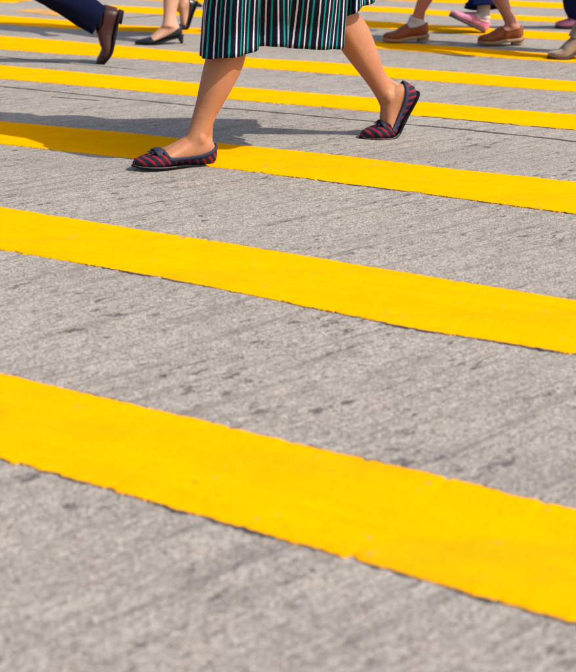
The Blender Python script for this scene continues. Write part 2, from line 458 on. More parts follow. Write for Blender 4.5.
# the far stripes run parallel, the seventh is broken at the left
s7 = ([(130,6.6),(205,10.4),(392,22.5),(516,30.2)], [(130,12.8),(205,17.2),(392,29.2),(516,37.5)])
c_cut0, c_cut1 = float(at(20, 2)[:2] @ D), float(at(96, 6)[:2] @ D)
stripe(*s7, c_cut1, 7, 8, 'paint', 'seventh yellow stripe, behind the black pump', 1.6, .012)
stripe([(0,-2.5),(20,-.6)], [(0,2.4),(20,3.4)], -9, c_cut0, 9, 'paint', 'stub of yellow stripe in the far left corner', 1.6, .012)
stripe([(25,9.0),(76,11.0)], [(25,12.5),(76,18.3)], float(at(24, 10)[:2] @ D), float(at(76, 14)[:2] @ D), 10, 'worn', 'faded patch of old yellow paint beside the stripes', 2.0, .01, 'worn_paint_patch', .0035)
stripe([(392,7.5),(516,15.4)], [(392,12.7),(516,20.5)], -8, 8, 11, 'paint', 'eighth yellow stripe, far at the top', 1.6, .014)
stripe([(392,-4.5),(516,1)], [(392,.3),(516,6.5)], -8, 8, 12, 'paint', 'ninth yellow stripe at the very top edge', 1.6, .014)
for k in range(3):
    e = .87 * (k + 1)
    g = at(516, 1)[:2] @ N, at(516, 6.5)[:2] @ N
    s = np.arange(-8, 8, .02); b = MB()
    rows = [np.column_stack([s[:, None] * D + (q + e + vnoise(s * 20, s * 0, 90 + k) * .01)[:, None] * N, np.full(len(s), z)]) for q, z in ((g[1], -.004), (g[1], .004), (g[0], .004), (g[0], -.004))]
    b.grid(np.stack(rows, 1)); b.build('crossing_stripe', M['paint'], road)

# joints between the concrete slabs
def joint(pts, width, seed, extend, label, amp=1.0, gaps=0.0, name='road_joint'):
    g = np.array([at(*p)[:2] for p in pts])
    a = unit(g[-1] - g[0]); nn = np.array([-a[1], a[0]])
    t = (g - g[0]) @ a; q = (g - g[0]) @ nn
    s = np.arange(-extend, t[-1] + extend, .006)
    c = np.interp(s, t, q) + vnoise(s * 3, s * 0, seed) * .02 * amp + vnoise(s * 40, s * 0, seed + 1) * .007 * amp
    w = width * (.75 + 1.1 * vnoise(s * 25, s * 0, seed + 2) + .8 * vnoise(s * 110, s * 0, seed + 3))
    if gaps: w = w * np.clip((vnoise(s * 4, s * 0, seed + 4) + .5 - gaps) * 6, 0, 1)
    w = np.clip(w, .0003, 1)
    rows = []
    for k, z in ((-1, .0002), (-.55, .0021), (.55, .0021), (1, .0002)):
        xy = g[0] + s[:, None] * a + (c + k * w)[:, None] * nn
        rows.append(np.column_stack([xy, np.full(len(s), z)]))
    b = MB(); b.grid(np.stack(rows, 1))
    tag(b.build(name, M['seal'], road), label)
joint([(0,86.7),(120,99),(456,128.8),(576,141.5)], .0085, 100, 5, 'dark joint running along the road beneath the walking woman')
joint([(55,97.5),(95,100.5)], .005, 110, .02, 'short dark crack beside the joint at left', .4, 0, 'road_crack')
joint([(0,57),(95,66)], .008, 120, .25, 'thin dark crack between two stripes at left', .8, .25, 'road_crack')
joint([(75,22),(160,15.5),(210,12)], .016, 130, .03, 'slanting dark seam by the black pump', 1.2, 0, 'road_crack')

# ------------------------------------------------------------ people
FOOT = np.array([  # x, half width, z bottom, z top, sideways shift of the centre (towards the big toe) - metres for a 0.24 m foot
 [0.000, .0040, .018, .036, 0], [.003, .0140, .010, .050, 0], [.010, .0225, .004, .062, 0], [.022, .0285, .001, .075, 0], [.036, .0305, .000, .086, 0],
 [.052, .0310, .000, .091, 0], [.068, .0305, .002, .090, 0], [.085, .0305, .005, .081, .001], [.105, .0325, .007, .069, .002],
 [.130, .0370, .006, .056, .003], [.155, .0420, .002, .045, .003], [.175, .0440, .000, .036, .003], [.193, .0430, .000, .030, .004],
 [.210, .0385, .001, .026, .006], [.224, .0310, .003, .023, .008], [.234, .0200, .005, .020, .010], [.240, .0050, .009, .015, .011]])

class Foot:
    """a foot pose: the ball of the foot stands at `ball`; alpha lifts the toes, beta lifts the heel"""
    def __init__(s, ball, heading, alpha, beta, side, scale=1.0, roll=0.0, bend=.176):
        s.ball = np.array([ball[0], ball[1], ball[2] if len(ball) > 2 else 0.0]); s.h = heading; s.a, s.b = alpha, beta
        s.side, s.k, s.roll = side, scale, roll            # side +1 left foot, -1 right foot
        s.f = np.array([math.cos(heading), math.sin(heading), 0]); s.l = np.array([-s.f[1], s.f[0], 0]); s.u = np.array([0, 0, 1.0])
        xs = np.linspace(-.05, .32, 400); w = np.clip((xs - bend + .026) / .05, 0, 1); w = w * w * (3 - 2 * w)
        th = -s.b * (1 - w) + s.a * w
        dx = xs[1] - xs[0]
        px = np.cumsum(np.cos(th)) * dx; pz = np.cumsum(np.sin(th)) * dx
        i0 = np.argmin(abs(xs - bend)); px -= px[i0]; pz -= pz[i0]
        s.xs, s.th, s.px, s.pz = xs, th, px, pz
    def map(s, P):
        P = np.asarray(P, float); sh = P.shape; P = P.reshape(-1, 3)
        th = np.interp(P[:, 0], s.xs, s.th); px = np.interp(P[:, 0], s.xs, s.px); pz = np.interp(P[:, 0], s.xs, s.pz)
        y = P[:, 1] * s.side
        fx = px - np.sin(th) * P[:, 2]; fz = pz + np.cos(th) * P[:, 2]
        cr, sr = math.cos(s.roll), math.sin(s.roll)
        y, fz = y * cr - fz * sr, y * sr + fz * cr
        W = s.ball + s.k * (fx[:, None] * s.f + y[:, None] * s.l + fz[:, None] * s.u)
        return W.reshape(sh)

def foot_sec(x, grow=0.0, zgrow=None, table=FOOT):
    zgrow = grow if zgrow is None else zgrow
    r = [np.interp(x, table[:, 0], table[:, i]) for i in range(1, 5)]
    return r[0] + grow, r[1] - zgrow, r[2] + zgrow, -r[3]        # centre shift: big toe is on the inner side (-y for a left foot)

def sup(phi, hw, zb, zt, cy, e=2.4):
    c, s = np.cos(phi), np.sin(phi)
    return cy + hw * np.sign(c) * abs(c) ** (2 / e), (zb + zt) / 2 + (zt - zb) / 2 * np.sign(s) * abs(s) ** (2 / e)

def foot_loft(b, foot, shrink=.001):
    P = []
    xs = np.concatenate([np.linspace(0, .03, 8)[:-1], np.linspace(.03, .21, 22)[:-1], np.linspace(.21, .24, 9)])
    for x in xs:
        hw, zb, zt, cy = foot_sec(x, -shrink)
        ph = np.linspace(0, 2 * np.pi, 24, endpoint=False)
        y, z = sup(ph, max(hw, .002), zb, zt, cy, 2.25)
        P.append(np.stack([np.full(24, x), y, z], -1))
    b.grid(foot.map(P), close_v=True, caps=True)

def limb(b, pts, front, fr, bk, sd, t=None, n=26, seg=24, caps=True, shift=None):
    """tapered limb along pts with its own front, back and side radii"""
    pts = np.asarray(pts, float); k = len(pts)
    t = np.linspace(0, 1, k) if t is None else np.asarray(t)
    tt = np.linspace(0, 1, n)
    C = spline(t, pts, tt); FR, BK, SD = spline(t, fr, tt), spline(t, bk, tt), spline(t, sd, tt)
    T = np.gradient(C, axis=0)
    front = np.asarray(front, float)
    fv = np.tile(front, (n, 1)) if front.ndim == 1 else spline(t, front, tt)
    rings = []
    ph = np.linspace(0, 2 * np.pi, seg, endpoint=False)
    for i in range(n):
        ax = unit(T[i]); f = unit(fv[i] - ax * (fv[i] @ ax)); s = np.cross(ax, f)
        c = np.cos(ph); r = np.where(c >= 0, FR[i], BK[i]) * c
        rings.append(C[i] + r[:, None] * f + (SD[i] * np.sin(ph))[:, None] * s)
    b.grid(rings, close_v=True, caps=caps)
    return np.array(rings)

def blob(b, c, r, axes=None, n=10, m=14):
    th = np.linspace(.02, np.pi - .02, n); ph = np.linspace(0, 2 * np.pi, m, endpoint=False)
    P = np.stack([np.outer(np.sin(th), np.cos(ph)) * r[0], np.outer(np.sin(th), np.sin(ph)) * r[1], np.outer(np.cos(th), np.ones(m)) * r[2]], -1)
    if axes is not None: P = P @ np.asarray(axes)
    b.grid(P + np.asarray(c), close_v=True, caps=True)

def ik(hip, ank, l1, l2, fwd):
    d = ank - hip; L = np.linalg.norm(d)
    if L > (l1 + l2) * .997:
        k = L / (l1 + l2) * 1.003; l1, l2 = l1 * k, l2 * k
    L = min(L, l1 + l2)
    a = (l1 * l1 - l2 * l2 + L * L) / (2 * L); h = math.sqrt(max(l1 * l1 - a * a, 0))
    ax = unit(d); p = unit(fwd - ax * (fwd @ ax))
    return hip + ax * a + p * h

class Person:
    def __init__(s, name, label, pelvis, heading, feet, stature=1.64, skin='skin', voxel=.006, group=None, shin=.385, thigh=.40, girth=1.0, arms=(.14, -.20), hair_long=True):
        s.k = k = stature / 1.65; s.feet = feet
        s.root = bpy.data.objects.new(name, None); COL.objects.link(s.root); s.root.empty_display_size = .1
        s.root.location = (pelvis[0], pelvis[1], 0); bpy.context.view_layer.update()
        tag(s.root, label, 'person', group)
        s.fw = f = np.array([math.cos(heading), math.sin(heading), 0]); s.lf = l = np.array([-f[1], f[0], 0]); s.up = u = np.array([0, 0, 1.0])
        s.pel = pel = np.asarray(pelvis, float)
        b = MB(); s.legs = []
        for ft in feet:
            ank = ft.map([.058, 0, .082])
            hip = pel + l * .088 * ft.side * k
            toe = unit(ft.map([.12, 0, 0.05]) - ft.map([.05, 0, .05]))
            kf = unit(f + .35 * ft.f)
            knee = ik(hip, ank, thigh * k, shin * k, kf)
            s.legs.append((hip, knee, ank))
            foot_loft(b, ft)
            g = girth
            # shin: ankle to knee
            tt = [0, .10, .24, .44, .63, .80, 1.0]
            ax = knee - ank
            base = ank - unit(ax) * .030
            pts = [base + (knee - base) * q for q in tt]
            inw = -l * ft.side
            bow = [0, 0, .001, .004, .005, .003, 0]
            pts = [p + inw * (-w) for p, w in zip(pts, bow)]
            limb(b, pts, unit(ft.f + .2 * f), np.array([.036, .031, .031, .037, .042, .046, .050]) * g, np.array([.034, .034, .039, .057, .070, .064, .052]) * g, np.array([.030, .0285, .031, .044, .053, .053, .049]) * g, tt, 34)
            # ankle bones and heel tendon
            fx = ft.map([[.056, .0220, .073], [.060, -.0213, .080], [.012, 0, .055]])
            blob(b, fx[0], (.017, .0125, .021), np.stack([ft.f, ft.l, ft.u])); blob(b, fx[1], (.017, .0130, .022), np.stack([ft.f, ft.l, ft.u]))
            limb(b, [ft.map([.016, 0, .030]), ft.map([.019, 0, .070]), ank - unit(toe - unit(ax) * (toe @ unit(ax))) * .026 + unit(ax) * .06], f, [.014, .010, .010], [.012, .009, .010], [.016, .010, .012], None, 10, 12)
            for ty, r0 in ((-.020, .0042), (-.007, .0036), (.006, .0034), (.018, .0032)):
                tp = []
                for x in (.088, .105, .125, .145, .165, .185):
                    hw, zb, zt, cy = foot_sec(x, -.001); yy = cy + ty * np.interp(x, [.088, .165], [.45, 1.0])
                    q = np.clip(1 - abs((yy - cy) / hw) ** 2.25, 0, 1) ** (1 / 2.25)
                    tp.append(ft.map([x, yy, (zb + zt) / 2 + (zt - zb) / 2 * q + .0012]))
                limb(b, tp, ft.u, [r0] * 6, [r0] * 6, [r0] * 6, None, 14, 8)
            # thigh
            tp = [knee + (hip - knee) * q for q in (-.06, 0, .12, .5, .85, 1.05)]
            limb(b, tp, kf, np.array([.046, .051, .056, .072, .080, .078]) * g, np.array([.042, .050, .052, .068, .085, .085]) * g, np.array([.044, .049, .053, .067, .078, .078]) * g, [0, .06, .17, .5, .84, 1], 20)
        # torso, neck, head
        Z = np.array([-.11, -.05, .02, .10, .19, .27, .35, .42, .475, .505, .53, .57, .60]) * k
        HW = np.array([.11, .155, .172, .152, .128, .130, .142, .158, .160, .115, .062, .050, .050]) * k * g
        HD = np.array([.08, .108, .115, .105, .092, .098, .106, .104, .088, .072, .058, .052, .052]) * k * g
        lean = .06
        ctr = lambda z: pel + u * z + f * lean * max(z, 0)
        rings = []
        ph = np.linspace(0, 2 * np.pi, 28, endpoint=False)
        for z, w, d in zip(Z, HW, HD):
            rings.append(ctr(z) + np.outer(np.cos(ph) * d, f) + np.outer(np.sin(ph) * w, l))
        b.grid(rings, close_v=True, caps=True)
        s.rings = np.array(rings)
        hc = ctr(.70 * k) + f * .02; s.head = hc
        A = np.stack([f, l, u])
        blob(b, hc + u * .012, (.095 * k, .074 * k, .110 * k), A, 14, 20)
        blob(b, hc - u * .055 * k + f * .022, (.062 * k, .054 * k, .058 * k), A)          # jaw
        blob(b, hc + f * .094 * k - u * .018 * k, (.020 * k, .012 * k, .022 * k), A)      # nose
        blob(b, hc + f * .080 * k - u * .052 * k, (.014 * k, .022 * k, .010 * k), A)      # mouth
        for q in (-1, 1): blob(b, hc + l * q * .074 * k - u * .008 * k, (.016 * k, .010 * k, .030 * k), A)   # ears
        s.arm = []
        for q, sw in zip((1, -1), arms):
            sh = ctr(.462 * k) + l * q * .168 * k
            d1 = unit(-u + f * math.tan(sw) + l * q * .14); d2 = unit(-u + f * math.tan(sw + .35) + l * q * .06)
            el = sh + d1 * .275 * k; wr = el + d2 * .235 * k; s.arm.append((sh, el, wr))
            limb(b, [ctr(.455 * k) + l * q * .11 * k, sh, sh + d1 * .12 * k, el, el + d2 * .08 * k, wr + d2 * .01], f, np.array([.045, .046, .040, .033, .034, .022]) * k, np.array([.045, .046, .040, .034, .032, .022]) * k, np.array([.045, .045, .038, .034, .034, .026]) * k, None, 24, 16)
            pn = unit(np.cross(d2, f)); w2 = unit(np.cross(pn, d2))                        # palm lies in the plane of d2 and w2
            limb(b, [wr, wr + d2 * .03, wr + d2 * .07, wr + d2 * .088], pn, [.013, .014, .013, .010], [.013, .014, .013, .010], [.026, .036, .040, .038], None, 10, 14)
            for j, (o, ln) in enumerate(((-.030, .070), (-.010, .080), (.010, .074), (.029, .058))):
                r0 = wr + d2 * .082 + w2 * o
                c1 = r0 + d2 * ln * .45; c2 = c1 + unit(d2 - pn * q * .45) * ln * .32; c3 = c2 + unit(d2 - pn * q * 1.0) * ln * .25
                limb(b, [r0, c1, c2, c3], w2, [.0095, .009, .008, .0065], [.0095, .009, .008, .0065], [.0095, .009, .008, .0065], None, 9, 8)
            r0 = wr + d2 * .028 - w2 * .026
            limb(b, [r0, r0 + unit(d2 - w2 * .9) * .035, r0 + unit(d2 - w2 * .45) * .068], pn, [.012, .011, .008], [.012, .011, .008], [.012, .011, .008], None, 8, 8)
        body = b.build('body', M[skin], s.root)
        bake(body, [('REMESH', dict(mode='VOXEL', voxel_size=voxel)), ('SMOOTH', dict(factor=.5, iterations=5))])
        s.body = body
        hb = MB()
        blob(hb, hc + u * .030 * k - f * .022, (.098 * k, .086 * k, .105 * k), A, 14, 20)
        if hair_long: blob(hb, hc - u * .09 * k - f * .062, (.045 * k, .072 * k, .15 * k), A, 12, 16)
        hb.build('hair', M['hair'], s.root)
        for q in (-1, 1):
            eb = MB(); blob(eb, hc + f * .0885 * k + l * q * .031 * k + u * .006 * k, (.007, .013, .007), A); eb.build('eye', M['eye'], s.root)
        lb = MB(); blob(lb, hc + f * .0945 * k - u * .053 * k, (.006, .021, .007), A); lb.build('mouth', M['lip'], s.root)
    def top(s, mat, name='shirt', sleeve=.55, hem=.02, loose=1.10):
        b = MB(); k = s.k; g = 1.07
        i0 = 1 if hem < 0 else 2
        c = s.rings[i0:11].mean(1, keepdims=True); P = c + (s.rings[i0:11] - c) * np.linspace(loose, 1.08, 11 - i0)[:, None, None]
        b.grid(P, close_v=True)
        for sh, el, wr in s.arm:
            pts = [s.pel + s.up * .45 * k + (sh - s.pel - s.up * .45 * k) * .55, sh, (sh + el) / 2, el] if sleeve < .6 else [s.pel + s.up * .45 * k + (sh - s.pel - s.up * .45 * k) * .55, sh, (sh + el) / 2, el, (el + wr) / 2, wr]
            r = np.array([.056, .055, .050, .046, .042, .036][:len(pts)]) * k
            limb(b, pts, s.fw, r, r, r, None, 22, 18, caps=False)
        b.build(name, M[mat], s.root)
    def trousers(s, mat, cuffs, name='trousers', loose=1.18, cuff_r=.066):
        """cuffs: for each leg the fraction knee..ankle at which the trouser leg ends"""
        b = MB(); k = s.k
        c = s.rings[0:5].mean(1, keepdims=True); b.grid(c + (s.rings[0:5] - c) * 1.06, close_v=True)
        for (hip, knee, ank), ft, cf in zip(s.legs, s.feet, cuffs):
            end = knee + (ank - knee) * cf
            pts = [hip + s.up * .03, hip + (knee - hip) * .4, knee + (hip - knee) * .1, knee, knee + (end - knee) * .12, knee + (end - knee) * .55, end]
            r = np.array([.098, .088, .072, .068, .068, .068, cuff_r]) * k * loose / 1.18
            P = limb(MB(), pts, unit(s.fw + .4 * ft.f), r, r * 1.08, r * .95, [0, .22, .45, .52, .58, .8, 1], 44, 36, caps=False)
            # creases where the cloth bunches at knee and cuff
            n = P.shape[0]; ctr = P.mean(1, keepdims=True); ii = np.arange(n)[:, None]; jj = np.arange(36)[None, :]
            w = 1 + .22 * vnoise(ii * .30 + 40 * cf, jj * .17 + ii * .10, 5) + .12 * vnoise(ii * .16, jj * .5, 6)
            w[:, -3:] = 1 + .5 * (w[:, -3:] - 1)
            P = ctr + (P - ctr) * w[..., None]
            inner = ctr[-1] + (P[-1] - ctr[-1]) * .93
            P2 = np.concatenate([P, inner[None], inner[None] - (end - knee) / np.linalg.norm(end - knee) * .03])
            b.grid(P2, close_v=True)
        return b.build(name, M[mat], s.root)
    def sock(s, i, mat, h, thick=.006):
        ft = s.feet[i]; hip, knee, ank = s.legs[i]
        b = MB()
        P = []
        for x in np.concatenate([np.linspace(0, .03, 7)[:-1], np.linspace(.03, .17, 12)]):
            hw, zb, zt, cy = foot_sec(x, thick)
            ph = np.linspace(0, 2 * np.pi, 20, endpoint=False); y, z = sup(ph, hw, zb, zt, cy, 2.25)
            P.append(np.stack([np.full(20, x), y, z], -1))
        b.grid(ft.map(P), close_v=True, caps=True)
        ax = unit(knee - ank)
        limb(b, [ank - ax * .03, ank + ax * .02, ank + ax * h * .6, ank + ax * h], unit(ft.f), [.042, .038, .037, .040], [.042, .041, .043, .047], [.037, .035, .035, .039], None, 14, 22)
        o = b.build('sock', M[mat], s.root)
        return bake(o, [('REMESH', dict(mode='VOXEL', voxel_size=.005)), ('SMOOTH', dict(factor=.5, iterations=4))])

def shoe(person, ft, upper, name='shoe', topline=None, vamp=.168, grow=.0035, sole=None, heel=0.0, heel_len=.05, heel_h=0.0, rim=None, rim_w=.009, pointed=0.0, length=None, sole_t=.006, sole_grow=.003, welt=None, bow=None, sole_back=-.004):
    """a shoe round the foot: open shell up to the topline, sole, heel block, ribbon round the opening"""
    tl = np.array(topline); k = len(tl)
    T = FOOT.copy()
    if pointed:
        T = np.vstack([T[:-3], [[.226, .026, .003, .022, .006], [.240, .016, .004, .018, .008], [.240 + pointed, .003, .006, .012, .009]]])
    xe = T[-1, 0]
    xs = np.concatenate([-grow + np.array([0, .0006, .002]), np.linspace(.001, .03, 9)[:-1], np.linspace(.03, vamp - .02, 18)[:-1], np.linspace(vamp - .02, vamp + .012, 16)[:-1], np.linspace(vamp + .012, xe - .02, 14)[:-1], np.linspace(xe - .02, xe, 9), xe + grow * np.array([.5, .85, 1.0])])
    J = 40; P, UV, TOP = [], [], []
    e = 2.5
    for x in xs:
        xc = min(max(x, 0), xe)
        hw, zb, zt, cy = foot_sec(xc, grow, None, T)
        if x < 0: q = max(1 - (x / -grow) ** 2, 0) ** .5; hw = hw * (.25 + .75 * q)
        if x > xe: q = max(1 - ((x - xe) / grow) ** 2, 0) ** .5; hw *= .3 + .7 * q; zm = (zb + zt) / 2; zt = zm + (zt - zm) * (.3 + .7 * q); zb = zm + (zb - zm) * (.3 + .7 * q)
        top = np.interp(x, tl[:, 0], tl[:, 1])
        if x < .03: zt = max(zt, top + .001)
        sq = np.clip((top - (zb + zt) / 2) / ((zt - zb) / 2), -.95, 1)
        if x >= vamp: sq = 1.0
        pt = math.asin(np.sign(sq) * abs(sq) ** (e / 2))
        ph = np.linspace(pt, -math.pi - pt, J)
        y, z = sup(ph, hw, zb, zt, cy, e)
        ring = np.stack([np.full(J, x), y, z], -1)
        P.append(ring); UV.append(np.stack([np.full(J, x), np.abs(y) * -0.22 + z], -1)); TOP.append((ring[0].copy(), ring[-1].copy(), sq))
    b = MB(); b.grid(ft.map(P), UV=np.array(UV))
    so = b.build(name, M[upper], person.root)
    bake(so, [('SOLIDIFY', dict(thickness=.0022, offset=-1))])
    if rim:                                                            # ribbon round the opening
        path = [t[0] for t in TOP if t[2] < .999]; other = [t[1] for t in TOP if t[2] < .999]
        loop = np.array(path + other[::-1])
        # smooth, evenly spaced
        dd = np.r_[0, np.cumsum(np.linalg.norm(np.diff(np.vstack([loop, loop[:1]]), axis=0), axis=1))]
        tt = np.linspace(0, dd[-1], 90, endpoint=False)
        lp = np.stack([np.interp(tt, dd, np.r_[loop[:, i], loop[0, i]]) for i in range(3)], -1)
        for _ in range(2): lp = (np.roll(lp, 1, 0) + 2 * lp + np.roll(lp, -1, 0)) / 4
        cen = np.array([.09, 0, 0])
        rows = []
        for p in lp:
            hw, zb, zt, cy = foot_sec(min(max(p[0], 0), xe), grow, None, T)
            out = unit(np.array([(p[0] - .085) * .25, p[1], 0]))
            if p[0] < .012: out = unit(np.array([-1, p[1] * 20, 0]))
            if p[0] > vamp - .012: out = unit(np.array([.15, 0, 1.0]))
            low = p + np.array([0, 0, -rim_w]) if p[0] <= vamp - .008 else p + np.array([rim_w * .9, 0, -.001])
            # keep the lower edge on the shell
            hw2 = hw if p[0] <= vamp - .008 else 0
            if hw2 and abs(low[1]) > 1e-5 and p[0] > .004:
                sq = np.clip((low[2] - (zb + zt) / 2) / ((zt - zb) / 2), -.97, .97); phx = math.asin(np.sign(sq) * abs(sq) ** (e / 2))
                yy, _ = sup(np.array([phx]), hw, zb, zt, 0, e); low[1] = cy + np.sign(low[1] - cy) * yy[0]
            rows.append([p - out * .0022, p + out * .0006 + [0, 0, .0012], p + out * .0022, (p + low) / 2 + out * .0020, low + out * .0016, low - out * .0014])
        rb = MB(); rb.grid(ft.map(np.array(rows)), close_u=True)
        rb.build('collar', M[rim], so)
    if sole:
        sx = np.concatenate([sole_back + .0 + np.array([0, .0008, .003]), np.linspace(.006, xe - .012, 40), xe + .003 + np.array([-.010, -.006, -.002, .001, .0025])])
        P = []
        for x in sx:
            xc = min(max(x, .0006), xe - .0004)
            hw, zb, zt, cy = foot_sec(xc, grow, None, T)
            hw = hw * .93 + sole_grow; zs = max(zb, 0) if x > .19 else 0
            if x < .006: hw = min(hw, .015) if sole_back > 0 else hw
            if x < .004 and sole_back <= 0: hw = max(.010 * ((x - sole_back) / (.004 - sole_back)) ** .5 + .006, .006) if hw < .02 else hw
            z1 = np.interp(x, [0, .06, .10, .15, .19, xe], [.0035, .003, .006, .003, .0025, .005]) - (.001 if sole_t > .002 else .0028)
            z0 = -sole_t - .0015 if not heel_h else -sole_t - .0015
            z1 += zs; z0 = z0 + zs * .8
            P.append([[x, cy + hw, z1], [x, cy + hw + .0005, (z0 + z1) / 2], [x, cy + hw - .001, z0], [x, cy, z0], [x, cy - hw + .001, z0], [x, cy - hw - .0005, (z0 + z1) / 2], [x, cy - hw, z1], [x, cy, z1]])
        sb = MB(); sb.grid(ft.map(np.array(P)), close_v=True, caps=True)
        s2 = sb.build('sole', M[sole], so)
        if heel_h:
            hb = MB(); P = []
            for q in np.linspace(0, 1, 7):
                z = -sole_t - heel_h * q
                xa, xb = sole_back + .001 + (heel if q else 0) * q, heel_len - (heel_len * .0 + heel * 1.0) * q
                hw = .029 * (1 - .28 * q if heel else 1 - .03 * q)
                ph = np.linspace(0, 2 * np.pi, 24, endpoint=False)
                xx = (xa + xb) / 2 + (xb - xa) / 2 * np.sign(np.cos(ph)) * abs(np.cos(ph)) ** .7
                yy = hw * np.sign(np.sin(ph)) * abs(np.sin(ph)) ** .8 * (.8 if heel else 1)
                P.append(np.stack([xx, yy, np.full(24, z)], -1))
            hb.grid(ft.map(np.array(P)), close_v=True, caps=True)
            hb.build('heel', M[sole] if not heel else M[upper], so)
    if welt:
        wx = np.linspace(.135, xe + .001, 40); rows = []
        for x in wx:
            hw, zb, zt, cy = foot_sec(min(x, xe - .001), grow, None, T); hw = hw * .95 + sole_grow + .0006
            o = max(zb, 0) if x > .19 else 0; rows.append([[x, cy + hw, o + .0035], [x, cy + hw + .0010, o + .0022], [x, cy + hw, o + .0008]])
        for x in wx[::-1]:
            hw, zb, zt, cy = foot_sec(min(x, xe - .001), grow, None, T); hw = hw * .95 + sole_grow + .0006
            o = max(zb, 0) if x > .19 else 0; rows.append([[x, cy - hw, o + .0035], [x, cy - hw - .0010, o + .0022], [x, cy - hw, o + .0008]])
        wb = MB(); wb.grid(ft.map(np.array(rows))); wb.build('welt', M[welt], so)
    if bow:
        hw, zb, zt, cy = foot_sec(vamp + .010, grow, None, T)
        c = np.array([vamp + .009, cy, zt + .003])
        bb = MB()
        bs = 1.4
        for q in (-1, 1):
            P = []
            for t in np.linspace(0, 1, 10):
                w = .004 + .0125 * math.sin(math.pi * min(t * .8 + .08, 1)); th = .002 + .0042 * math.sin(math.pi * t)
                ctr = c + np.array([-.004 * t, q * .033 * t, .002 + .0035 * math.sin(math.pi * t) - .016 * t * t])
                ph = np.linspace(0, 2 * np.pi, 14, endpoint=False)
                P.append(np.stack([ctr[0] + w * np.cos(ph) * (1 + .12 * np.cos(3 * ph)), np.full(14, ctr[1]), ctr[2] + th * np.sin(ph)], -1))
            bb.grid(ft.map(np.array(P)), close_v=True, caps=True)
            P = []
            for t in np.linspace(0, 1, 8):                             # the two tails
                ctr = c + np.array([.004 + .020 * t, q * (.003 + .012 * t), -.001 - .003 * t])
                w = .0035 + .0025 * t
                P.append([ctr + [0, -w, .001], ctr + [0, w, .001], ctr + [0, w, -.0012], ctr + [0, -w, -.0012]])
            bb.grid(ft.map(np.array(P)), close_v=True, caps=True)
        P = []
        for t in np.linspace(-1, 1, 8):
            r = math.sqrt(max(1 - t * t, .02)); ph = np.linspace(0, 2 * np.pi, 12, endpoint=False)
            P.append(np.stack([c[0] + .0062 * np.cos(ph) * (.6 + .4 * r), np.full(12, c[1] + t * .0055), c[2] + .0025 + .0048 * np.sin(ph) * (.6 + .4 * r)], -1))
        bb.grid(ft.map(np.array(P)), close_v=True, caps=True)
        bb.build('bow', M[bow], so)
    return so

FLAT_TOP = [(-.01, .056), (0, .056), (.01, .050), (.03, .040), (.06, .031), (.10, .027), (.14, .027), (.158, .030), (.168, .060), (.30, .06)]

# --- the woman in the striped skirt
hA = math.atan2(-.118, -.232)
fA = Foot(at(158.5, 169.0), hA, R(3.0), R(-3.0), 1, 1.08)
fA.ball[2] = .0105
hB = math.atan2(-.27, -.96)
fB = Foot(at(391, 136.0), hB, R(1), R(60), -1, 1.18, 0, .150)
fB.ball[2] = .005
pelv = np.array([-.015, 3.79, .835])
W = Person('person', 'woman walking in a striped midi skirt and red and navy flats', pelv, math.atan2(-.42, -.90), [fA, fB], 1.64, 'skin', .0040, None, .385, .405, 1.06, (.12, -.12))
for ft in (fA, fB):
    shoe(W, ft, 'shoe', 'shoe', FLAT_TOP, .168, .0038, 'rubber', rim='collar', rim_w=.0105, welt='welt', bow='bow', sole_t=.0018, sole_grow=.0002, sole_back=.002, pointed=.006)
W.top('white_top', 'blouse', .5, .02, 1.55)  # above the frame; cut extra loose to fill out her cast shadow

